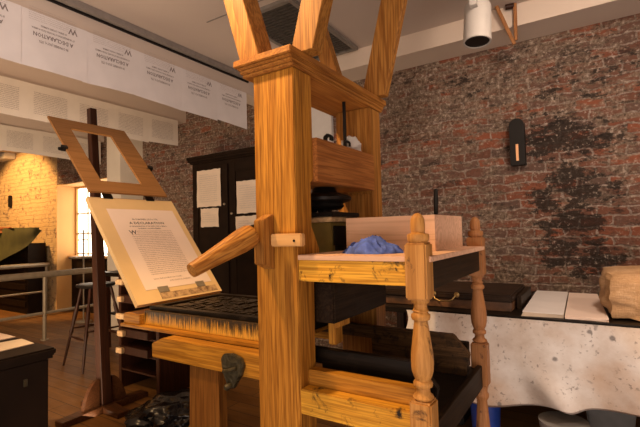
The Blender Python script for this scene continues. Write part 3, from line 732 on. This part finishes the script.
def notice(x0, x1, z0, z1, label, k, Y=3.474):
    o = thing('paper_notice', label, 'notice', ((x0+x1)/2, Y, z0), 'paper notices pinned to the cupboard doors')
    rnd = random.Random(k); bm = NB(); nu, nv = 10, 10
    g = [[bm.verts.new((x0+(x1-x0)*i/nu+(.002*math.sin(j*1.3+k) if i in (0, nu) else 0), Y-.004*(1+math.sin(i*.9+j*.5+k))*.6, z0+(z1-z0)*j/nv+(.004*rnd.uniform(-1, 1) if j in (0, nv) else 0))) for j in range(nv+1)] for i in range(nu+1)]
    for i in range(nu):
        for j in range(nv): bm.faces.new((g[i][j], g[i+1][j], g[i+1][j+1], g[i][j+1])).smooth = True
    ex = bmesh.ops.extrude_face_region(bm, geom=bm.faces[:])
    for e in ex['geom']:
        if isinstance(e, bmesh.types.BMVert): e.co.y += .0012
    obj('sheet', bm, M['paper_warm'], o)
    L = [('NOTICE', (x0+x1)/2, z1-.055, .035, 'CENTER', (x1-x0)*.3)]
    L = []
    n = int((z1-z0-.09)/.024)
    for i in range(n): L.append((BODY[(i*2+k) % 24][:34], x0+(x1-x0)*.12, z1-.06-i*.024, .016, 'LEFT', (x1-x0)*(.76 if i else .4)))
    obj('printed_text', text_bm(L, lambda u, v: Vector((u, Y-.0095, v))), M['ink_soft'], o)
notice(-3.93, -3.54, 1.645, 2.075, 'large cream notice high on the left cupboard door', 1)
notice(-3.87, -3.58, 1.41, 1.625, 'small cream notice low on the left cupboard door', 2)
notice(-3.295, -2.92, 1.545, 1.90, 'pale notice high on the right cupboard door beside the post', 3)
notice(-3.315, -2.93, 1.32, 1.515, 'pale notice low on the right cupboard door beside the post', 4)
# pale panel seen through the press
bm = NB(); bx(bm, -2.66, -2.31, 3.90, 3.949, 2.12, 2.86, .004)
tag(obj('wall_panel', bm, M['greywall'], loc=(-2.5, 3.92, 2.12)), 'pale grey panel on the brick wall seen between the press posts', 'panel')
# pipe chase
bm = NB(); bx(bm, -5.97, -5.639, 3.58, WALL-.001, 0, H_BEAM-.03, .004); struct('trim_7', bm, M['creamwall'], 'cream boxed pipe chase against the brick wall', 'trim')

# ------------------------------------------------------------------ left side
def pipe_thing(name, label, X, y0, y1, zt, zl, posts, r, rl):
    o = thing(name, label, 'railing', (X, (y0+y1)/2, 0))
    bm = NB(); tube(bm, (X, y0, zt), (X, y1, zt), r, seg=18); obj('top_rail', bm, M['steel'], o)
    bm = NB(); tube(bm, (X, y0, zl), (X, y1, zl), rl, seg=14); obj('lower_rail', bm, M['steel'], o)
    for y in posts:
        bm = NB(); tube(bm, (X, y, 0), (X, y, zt-r*.8), rl*1.15, seg=14); lathe(bm, [(0, .05), (.012, .05), (.014, .03)], (X, y, 0)); obj('post', bm, M['steel'], o)
pipe_thing('pipe_railing', 'grey pipe railing in front of the stool', -6.1, 1.3, 3.57, .854, .35, (1.45, 2.80), .041, .020)
pipe_thing('pipe_railing', 'farther grey pipe railing before the lime washed wall', -8.35, 2.2, 3.90, .86, .38, (3.86,), .038, .018)
# stool
st = thing('wooden_stool', 'dark turned wooden stool behind the pole', 'stool', (-4.36, 2.58, 0))
SX, SY, SZ = -4.44, 2.54, .84
bm = NB(); lathe(bm, [(0, .15), (.01, .18), (.025, .19), (.038, .183), (.042, .15)], (SX, SY, SZ-.04), seg=36); obj('seat', bm, M['black_paint'], st)
feet = [(-4.90, 2.46), (-4.21, 2.30), (-4.55, 2.85), (-4.10, 2.72)]
feet = [(SX-.26, SY-.20), (SX+.20, SY-.25), (SX-.2, SY+.24), (SX+.25, SY+.21)]
for (fx, fy) in feet:
    t_ = Vector((SX+(fx-SX)*.45, SY+(fy-SY)*.45, SZ-.041)); f_ = Vector((fx, fy, 0)); dd = f_-t_; Lg = dd.length
    bm = NB(); lathe(bm, [(0, .014), (.08, .017), (.16, .012), (.2, .020), (.3, .022), (.42, .014), (.46, .021), (.5, .014), (Lg-.1, .013), (Lg, .010)], t_, dd, 14); obj('leg', bm, M['mahog'], st)
def lp(k, z):
    fx, fy = feet[k]; t_ = Vector((SX+(fx-SX)*.45, SY+(fy-SY)*.45, SZ-.04)); f_ = Vector((fx, fy, 0)); q = 1-z/(SZ-.04); return t_.lerp(f_, q)
for (a, b_, z) in ((0, 1, .30), (1, 3, .38), (3, 2, .30), (2, 0, .38)):
    p, q = lp(a, z), lp(b_, z); bm = NB(); Lg = (q-p).length; lathe(bm, [(0, .007), (Lg*.3, .012), (Lg*.45, .016), (Lg*.55, .016), (Lg*.7, .012), (Lg, .007)], p, q-p, 12); obj('stretcher', bm, M['mahog'], st)
# counter in the lower left corner
ct = thing('panelled_counter', 'dark panelled counter in the near left corner', 'counter', (-2.2, .35, 0))
bm = NB(); bx(bm, -2.9, -1.576, -.6, .737, 0, .915, .004); obj('body', bm, M['counter'], ct)
bm = NB(); bx(bm, -2.95, -1.56, -.65, .755, .925, .95, .006); bx(bm, -2.93, -1.568, -.63, .746, .9155, .9245); obj('top', bm, M['counter'], ct)
for (a, b_) in ((.03, .56),):
    bm = NB(); prism(bm, [(a, .15), (b_, .15), (b_, .80), (a, .80)], 'X', -1.5755, -1.566); 
    for (o, x) in ((.05, -1.556),): prism(bm, [(a+o, .15+o), (b_-o, .15+o), (b_-o, .80-o), (a+o, .80-o)], 'X', -1.566, x, .003)
    obj('panel', bm, M['counter'], ct)
bm = NB(); bx(bm, -1.5755, -1.572, .660, .672, .842, .866, .001); obj('lock_plate', bm, M['bronze'], ct)
def flat_sheet(pts, z, label, mat, grp=None):
    bm = NB(); prism(bm, pts, 'Z', z, z+.003)
    cx = sum(p[0] for p in pts)/len(pts); cy = sum(p[1] for p in pts)/len(pts)
    tag(obj('paper_sheet', bm, mat, loc=(cx, cy, z)), label, 'paper', grp)
flat_sheet([(-1.682, .738), (-1.80, .748), (-1.83, .48), (-1.645, .47)], .9502, 'cream paper sheet nearest the corner of the dark counter', M['paper_warm'])
flat_sheet([(-1.86, .752), (-2.2, .752), (-2.2, .35), (-1.835, .35)], .9502, 'pinkish paper sheet behind the cream one on the dark counter', M['sheet'])
# dark cabinet and green cloth beyond the railing
dc = thing('type_cabinet', 'low dark slatted cabinet beyond the far railing', 'cabinet', (-9.6, 3.6, 0))
bm = NB(); bx(bm, -10.9, -8.45, 3.60, 3.90, 0, 1.25, .004); obj('body', bm, M['cupb'], dc)
for k in range(7):
    bm = NB(); bx(bm, -10.85, -8.49, 3.582, 3.5995, .12+k*.15, .22+k*.15, .003); obj('drawer', bm, M['cupb'], dc)
def drape(name, X0_, X1_, Yp, top, bot, mat, label, th=.01):
    bm = NB(); nu, nv = 30, 12
    g = [[None]*(nv+1) for _ in range(nu+1)]
    for i in range(nu+1):
        u = i/nu; x = X0_+(X1_-X0_)*u
        zt, zb = top(u), bot(u)
        for j in range(nv+1):
            v_ = j/nv; g[i][j] = bm.verts.new((x, Yp-.03-.03*math.sin(v_*4+u*5)*(1-v_)-.02*math.sin(u*14), zb+(zt-zb)*v_))
    for i in range(nu):
        for j in range(nv): bm.faces.new((g[i][j], g[i+1][j], g[i+1][j+1], g[i][j+1])).smooth = True
    ex = bmesh.ops.extrude_face_region(bm, geom=bm.faces[:])
    for e in ex['geom']:
        if isinstance(e, bmesh.types.BMVert): e.co.y += th
    return bm
gc = thing('green_drape', 'olive green cloth with red stripes draped over the low dark cabinet', 'cloth', (-8.6, 3.45, .95))
bm = drape('g', -10.2, -7.62, 3.46, lambda u: 1.56-.05*u, lambda u: .80+.10*u+.56*u**2.2, M['green'], ''); obj('cloth', bm, M['green'], gc)
bm = drape('g', -10.2, -8.55, 3.435, lambda u: 1.585-.04*u, lambda u: 1.30+.22*u, M['red'], '', .006); obj('stripe', bm, M['red'], gc)
# small grey box and dark bracket on the far wall
bm = NB(); bx(bm, -10.35, -9.8, 3.75, 3.949, 2.95, 3.069, .01); tag(obj('junction_box', bm, M['greywall'], loc=(-10, 3.85, 2.95)), 'small grey box high on the lime washed wall', 'box')
bm = NB(); bx(bm, -10.02, -9.93, 3.90, 3.949, 1.98, 2.22, .01); tag(obj('wall_lamp', bm, M['black_paint'], loc=(-9.97, 3.92, 1.98)), 'small dark fitting on the lime washed wall', 'wall lamp')
# table and clutter by window behind tympan
tb = thing('work_table', 'long dark table below the window behind the raised tympan', 'table', (-4.5, 3.2, 0))
bm = NB(); bx(bm, -5.05, -4.15, 2.9, 3.5, .86, .905, .006); obj('table_top', bm, M['black_x'], tb)
for x in (-5.0, -4.25):
    for y in (2.95, 3.42):
        bm = NB(); bx(bm, x, x+.06, y, y+.06, 0, .8595, .003); obj('leg', bm, M['mahog'], tb)
bm = NB(); bx(bm, -4.93, -4.26, 2.97, 3.40, .40, .42); bx(bm, -4.93, -4.26, 3.43, 3.45, .42, .85); obj('lower_shelf', bm, M['cupb'], tb)
lt = thing('metal_lampstand', 'thin metal stand with cross arms in front of the window', 'stand', (-7.3, 3.85, 0))
bm = NB(); tube(bm, (-6.82, 3.7, .02), (-6.82, 3.7, 1.45), .012); lathe(bm, [(0, .12), (.02, .11), (.025, .02)], (-6.82, 3.7, 0)); obj('pole', bm, M['steel'], lt)
bm = NB(); lathe(bm, [(0, .20), (.02, .21), (.03, .2)], (-6.82, 3.7, 1.0), seg=24); lathe(bm, [(0, .07), (.02, .07)], (-6.82, 3.7, 1.28)); obj('tray', bm, M['steel'], lt)
# rack with pale ended sticks beside the pole
rk = thing('reglet_rack', 'dark rack of stacked wooden furniture with pale ends beside the prop pole', 'rack', (-3.35, 2.6, 0))
bm = NB(); bx(bm, -3.58, -3.54, 2.25, 2.75, 0, 1.0, .003); bx(bm, -3.06, -3.02, 2.25, 2.75, 0, .93, .003); 
for k in range(6): bx(bm, -3.5395, -3.0605, 2.25, 2.75, .16+k*.145, .175+k*.145)
obj('frame', bm, M['mahog'], rk)
for k in range(5):
    z = .336+k*.145
    s_ = thing('wooden_bundle', 'pale ended dark bundle on the %s shelf of the dark rack' % ['second', 'third', 'fourth', 'fifth', 'top'][k], 'wood bundle', (-3.3, 2.4, z), 'bundles in the rack')
    bm = NB(); bx(bm, -3.50, -3.10, 2.20, 2.74, z-.015, z+.05, .004); obj('bundle_body', bm, M['mahog'], s_)
    bm = NB(); bx(bm, -3.49+.02*(k % 2), -3.41+.02*(k % 3), 2.165, 2.1995, z-.005, z+.04, .004); o = obj('bundle_end', bm, M['cork'], s_); o['label'] = 'pale bundle end'
# bin bag on the floor
bg = NB(); bmesh.ops.create_icosphere(bg, subdivisions=5, radius=1.)
for q in bg.verts:
    c = q.co.copy(); r1 = noise.noise(c*2.2)*.22; r2 = abs(noise.noise(c*3.6+Vector((3, 1, 0))))*.20; r3 = abs(noise.noise(c*9))*.03
    k = 1+r1-r2-r3
    q.co = Vector((c.x*.35, c.y*.27, c.z*.16+.01))*k+Vector((-2.56, 2.0, .07))
    q.co.z *= max(.45, min(1., 1.-(-2.5-q.co.x)*1.3))
    q.co.z = max(q.co.z, .002)
for f in bg.faces: f.smooth = True
tag(obj('bin_bag', bg, M['plastic'], loc=(-2.52, 2.03, 0)), 'shiny black plastic bag slumped on the floor beside the press leg', 'bag')

# ------------------------------------------------------------------ right side: bench with canvas
bn = thing('long_bench', 'long black topped bench below the brick wall', 'bench', (0, 3.3, 0))
bm = NB(); bx(bm, -1.62, 1.6, 2.72, 3.80, .765, .80, .004); obj('bench_top', bm, M['black_x'], bn)
for x in (-1.55, .2, 1.45):
    for y in (2.80, 3.70):
        bm = NB(); bx(bm, x, x+.07, y, y+.07, 0, .7645, .003); obj('leg', bm, M['mahog'], bn)
# canvas hanging from the front edge
bm = NB(); nu, nv = 120, 26
x0, x1 = -1.07, 1.3
g = [[None]*(nv+1) for _ in range(nu+1)]
for i in range(nu+1):
    x = x0+(x1-x0)*i/nu
    zb = .33+.03*math.sin(x*5+1)+.02*max(0, x+.1)-.035*math.exp(-((x+.55)/.2)**2)-.02*math.exp(-((x+.13)/.05)**2)
    for j in range(nv+1):
        v_ = j/nv; z = zb+(.790-zb)*v_
        fold = (1-v_)**1.3
        y = 2.705-.05*fold*(.6+.6*math.sin(x*7+.8)+.35*math.sin(x*15-2+v_*2))-.018*fold
        # fold that swells at the lower middle
        y -= .05*math.exp(-((x+.20+.35*(v_-.1))/.07)**2)*math.exp(-((v_-.12)/.25)**2)
        if j == 0: y += .03
        g[i][j] = bm.verts.new((x+(.02*math.sin(v_*9) if i == 0 else 0), y, z))
for i in range(nu):
    for j in range(nv): bm.faces.new((g[i][j], g[i+1][j], g[i+1][j+1], g[i][j+1])).smooth = True
ex = bmesh.ops.extrude_face_region(bm, geom=bm.faces[:])
for e in ex['geom']:
    if isinstance(e, bmesh.types.BMVert): e.co.y += .003
tag(obj('canvas_cloth', bm, M['canvas'], loc=(0, 2.7, .8)), 'stained off white canvas hanging from the front of the bench', 'cloth')
# leather case
cs = thing('leather_case', 'flat dark leather case with brass handle on the bench', 'case', (-.85, 3.1, .8))
bm = NB(); bx(bm, -1.30, -.435, 2.83, 3.38, .8005, .862, .006); obj('case_body', bm, M['leather2'], cs)
bm = NB(); bx(bm, -1.31, -.425, 2.80, 3.40, .8625, .908, .01); obj('case_lid', bm, M['leather'], cs)
bm = NB(); P_ = [(-.905, 2.797, .895), (-.905, 2.78, .893), (-.885, 2.765, .866), (-.86, 2.76, .856), (-.80, 2.76, .856), (-.775, 2.765, .866), (-.755, 2.78, .893), (-.755, 2.797, .895)]
path_tube(bm, P_, .0055)
for x in (-.905, -.755): lathe(bm, [(0, .018), (.004, .017), (.006, .008)], (x, 2.7995, .893), (0, -1, 0), 14)
obj('handle', bm, M['brass'], cs)
bm = NB(); bx(bm, -.424, -.395, 2.95, 3.45, .8005, .885, .003); tag(obj('dark_board', bm, M['black_y'], loc=(-.41, 3.2, .8)), 'thin dark board standing on edge beside the leather case', 'board')
# paper stacks
rnd = random.Random(5)
for k in range(5):
    o = rnd.uniform(-.012, .012); z = .8005+k*.0045
    bm = NB(); prism(bm, [(-.375+o, 2.77+o-(4-k)*.008), (-.158, 2.765+o), (-.175, 3.72), (-.385, 3.72+o)], 'Z', z, z+.0035)
    tag(obj('paper_sheet', bm, M['paper'] if k in (4,) else M['paper_warm'], loc=(-.3, 3.2, z)), '%s large sheet of the white stack beside the leather case' % ['bottom', 'second lowest', 'middle', 'second highest', 'topmost'][k], 'paper', 'white sheets stacked on the bench')
for k in range(4):
    o = rnd.uniform(-.01, .01); z = .8005+k*.0045
    bm = NB(); prism(bm, [(-.152+abs(o)*.3, 2.765+o-(3-k)*.008), (.045+o, 2.75), (.01, 3.72), (-.168, 3.72)], 'Z', z, z+.0035)
    tag(obj('paper_sheet', bm, M['sheet'], loc=(-.1, 3.2, z)), '%s large sheet of the tan stack beside the burlap' % ['bottom', 'second lowest', 'second highest', 'topmost'][k], 'paper', 'tan sheets stacked on the bench')
# burlap sack
bm = NB(); bmesh.ops.create_cube(bm, size=2.)
bmesh.ops.subdivide_edges(bm, edges=bm.edges[:], cuts=22, use_grid_fill=True)
for q in bm.verts:
    c = q.co.copy(); s = c.normalized()*1.25; c = c.lerp(s, .35)
    n = noise.noise(Vector((c.x*2.2, c.y*2.2, c.z*1.6)))*.12+noise.noise(c*6)*.035
    c = c*(1+n)
    x = .32+c.x*.27; y = 3.02+c.y*.21; z = .925+c.z*.125
    z += .02*max(0, c.z)*(1+c.x*.6)
    if z < .83: x += (.83-z)*.15*(1 if c.x > 0 else -1); y += (.83-z)*.2*(1 if c.y > 0 else -1)
    q.co = (x, y, max(z, .8008))
for f in bm.faces: f.smooth = True
tag(obj('burlap_sack', bm, M['burlap'], loc=(.32, 3.0, .8)), 'bulging tan burlap sacking on the bench at the right edge', 'sack')
# things under the bench
tbn = thing('storage_tub', 'dark plastic tub under the bench at the right', 'tub', (.04, 3.1, 0))
bm = NB(); prism(bm, [(-.05, 0), (.12, 0), (.16, .29), (-.08, .29)], 'Y', 2.90, 3.3, .01); obj('tub', bm, M['bin'], tbn)
bm = NB(); bx(bm, -.10, .18, 2.88, 3.32, .2905, .33, .01); obj('lid', bm, M['bin'], tbn)
bm = NB(); lathe(bm, [(0, .10), (.22, .12), (.25, .125), (.25, .118)], (-.18, 2.72, 0), seg=28); tag(obj('grey_bucket', bm, M['binlight'], loc=(-.18, 2.72, 0)), 'pale grey plastic bucket under the canvas', 'bucket')
bm = NB(); lathe(bm, [(0, .08), (.2, .09), (.24, .085), (.26, .04)], (-.62, 2.86, 0), seg=28); tag(obj('blue_jug', bm, M['bluep'], loc=(-.62, 2.86, 0)), 'blue plastic jug on the floor under the bench', 'jug')
bm = NB(); bx(bm, -1.35, -.78, 2.95, 3.4, 0, .28, .01); tag(obj('storage_crate', bm, M['black_paint'], loc=(-1.1, 3.1, 0)), 'black crate on the floor under the left of the bench', 'crate')

# ------------------------------------------------------------------ wall lamp, track spotlight, wooden bracket
sc = thing('wall_lamp', 'black round topped wall lamp with a lit slot on the brick wall', 'wall lamp', (-.497, 3.9, 1.83))
bm = NB(); R = .058
pts = [(-.497-R, 1.835), (-.497+R, 1.835)]+[(-.497+R*math.cos(a), 2.17+R*math.sin(a)) for a in [PI*k/14 for k in range(15)]]
prism(bm, pts, 'Y', 3.87, 3.949, .004); obj('housing', bm, M['black_paint'], sc)
bm = NB(); bx(bm, -.508, -.488, 3.864, 3.8695, 1.87, 2.01, .002); obj('light_slot', bm, M['ambergl'], sc)
tk = thing('track_spotlight', 'white cylindrical track spotlight below the ceiling', 'spotlight', (-.585, 2.9, 3.07))
bm = NB(); ax = Vector((-.03, -.10, -1)).normalized(); T = Vector((-.575, 2.92, 2.80))
lathe(bm, [(0, .05), (.004, .078), (.02, .084), (.24, .088), (.262, .088), (.262, .078), (.18, .06), (.175, .002)], T, ax, 36); obj('lamp_can', bm, M['whitemetal'], tk)
bm = NB(); lathe(bm, [(.17, .05), (.255, .0795), (.256, .0795)], T, ax, 30); obj('lamp_mouth', bm, M['black_paint'], tk)
bm = NB(); bx(bm, -.60, -.555, 2.78, 2.83, 2.74, 3.03, .003); obj('yoke', bm, M['whitemetal'], tk)
bm = NB(); tube(bm, (-.575, 2.92, 2.795), (-.575, 2.92, 3.03), .02); bx(bm, -.66, -.50, 2.88, 2.96, 3.03, 3.0695, .004); obj('mount', bm, M['steel'], tk)
wbk = thing('hanging_wooden_bracket', 'thin brown wooden strut bracket hanging beside the spotlight', 'bracket', (-.47, 3.56, 3.07))
bm = NB(); tbeam(bm, (-.56, 3.56, 3.069), (-.447, 3.595, 2.745), .014, .013); obj('strut', bm, M['leg2'], wbk)
bm = NB(); tbeam(bm, (-.432, 3.598, 3.069), (-.436, 3.598, 2.775), .013, .012); obj('strut', bm, M['leg2'], wbk)
bm = NB(); tube(bm, (-.50, 3.59, 3.055), (-.44, 3.60, 3.055), .022); obj('peg', bm, M['mahog'], wbk)

# ------------------------------------------------------------------ lights
def spot(loc, to, power, col, size=60, blend=.5, rad=.06):
    l = bpy.data.lights.new('spot', 'SPOT'); l.energy = power; l.color = col; l.spot_size = math.radians(size); l.spot_blend = blend; l.shadow_soft_size = rad
    o = bpy.data.objects.new('spot_lamp', l); COL.objects.link(o); o.location = loc
    o.rotation_euler = (Vector(to)-Vector(loc)).to_track_quat('-Z', 'Y').to_euler()
def area(loc, to, power, col, sx, sy):
    l = bpy.data.lights.new('area', 'AREA'); l.shape = 'RECTANGLE'; l.size = sx; l.size_y = sy; l.energy = power; l.color = col
    o = bpy.data.objects.new('fill_light', l); COL.objects.link(o); o.location = loc
    o.rotation_euler = (Vector(to)-Vector(loc)).to_track_quat('-Z', 'Y').to_euler()
WARM = (1., .62, .28); PINK = (1., .76, .58)
spot((-1.7, .72, 3.0), (-1.0, 1.5, 1.1), 150, WARM, 75, .6, .04)
spot((-.4, -.9, 2.95), (-.7, 1.5, .9), 24, WARM, 60, .8, .12)
spot((.5, 1.7, 2.95), (-.5, 3.9, 1.5), 78, PINK, 110, .9, .15)
spot((1.8, 1.3, 2.9), (.3, 3.2, .9), 62, PINK, 90, .9, .15)
spot((-9.2, 2.3, 2.95), (-9.4, 3.95, 1.5), 300, (1., .52, .17), 95, .35)
spot((-6.8, 1.8, 2.95), (-8.0, 4.0, 1.0), 110, (1., .50, .16), 70, .6)
spot((-1.6, .9, 2.95), (-2.4, 1.8, 1.2), 36, WARM, 60, .7)
spot((-3.6, .3, 2.95), (-4.2, 2.6, 0), 60, WARM, 80, .9, .2)
area((1.2, -2.4, 2.4), (-1.5, 2.5, 1.2), 12, (1., .72, .48), 2.5, 1.8)  # added soft fill from behind the camera
area((-.2, -1.2, .3), (-.8, 1.6, 3.07), 55, (1., .82, .70), 3., 2.)  # added uplight near the floor, stands in for bounce onto the ceiling
area((1.3, 1.2, .3), (.3, 3.4, 2.9), 9, (1., .82, .74), 1.6, .6)  # added uplight for the underside of the wall beam
spot((-.5, -.5, 2.2), (-3.2, 1.9, 2.7), 75, (1., .85, .78), 75, 1., .3)  # added light in mid-air to brighten the nearest hanging papers
area((-4.0, .5, .3), (-5.0, 1.8, 3.07), 80, (1., .70, .44), 3., 2.)  # added uplight for the farther paper rows and beams

wd = bpy.data.worlds.new('world'); S.world = wd; wd.use_nodes = True
bgn = wd.node_tree.nodes['Background']; bgn.inputs[0].default_value = (1., .62, .38, 1); bgn.inputs[1].default_value = .13

# ------------------------------------------------------------------ camera
cam = bpy.data.cameras.new('camera'); co = bpy.data.objects.new('camera', cam); COL.objects.link(co)
f_px = 426.417; cam.sensor_fit = 'HORIZONTAL'; cam.sensor_width = 36.; cam.lens = f_px/640*36.; cam.clip_start = .02
VDp = Vector((272., -11.5, -f_px)).normalized(); VLp = Vector((670., 35.5, f_px)).normalized()
Y_ = VDp; X_ = (VLp-Y_*VLp.dot(Y_)).normalized(); Z_ = X_.cross(Y_)
Mx = Matrix((X_, Y_, Z_))     # world from camera axes
co.matrix_world = Matrix.Translation((0, 0, 1.32)) @ Mx.to_4x4()
S.camera = co
S.view_settings.view_transform = 'Standard'; S.view_settings.look = 'None'; S.view_settings.gamma = 1.; S.view_settings.use_curve_mapping = False
S.view_settings.exposure = .75
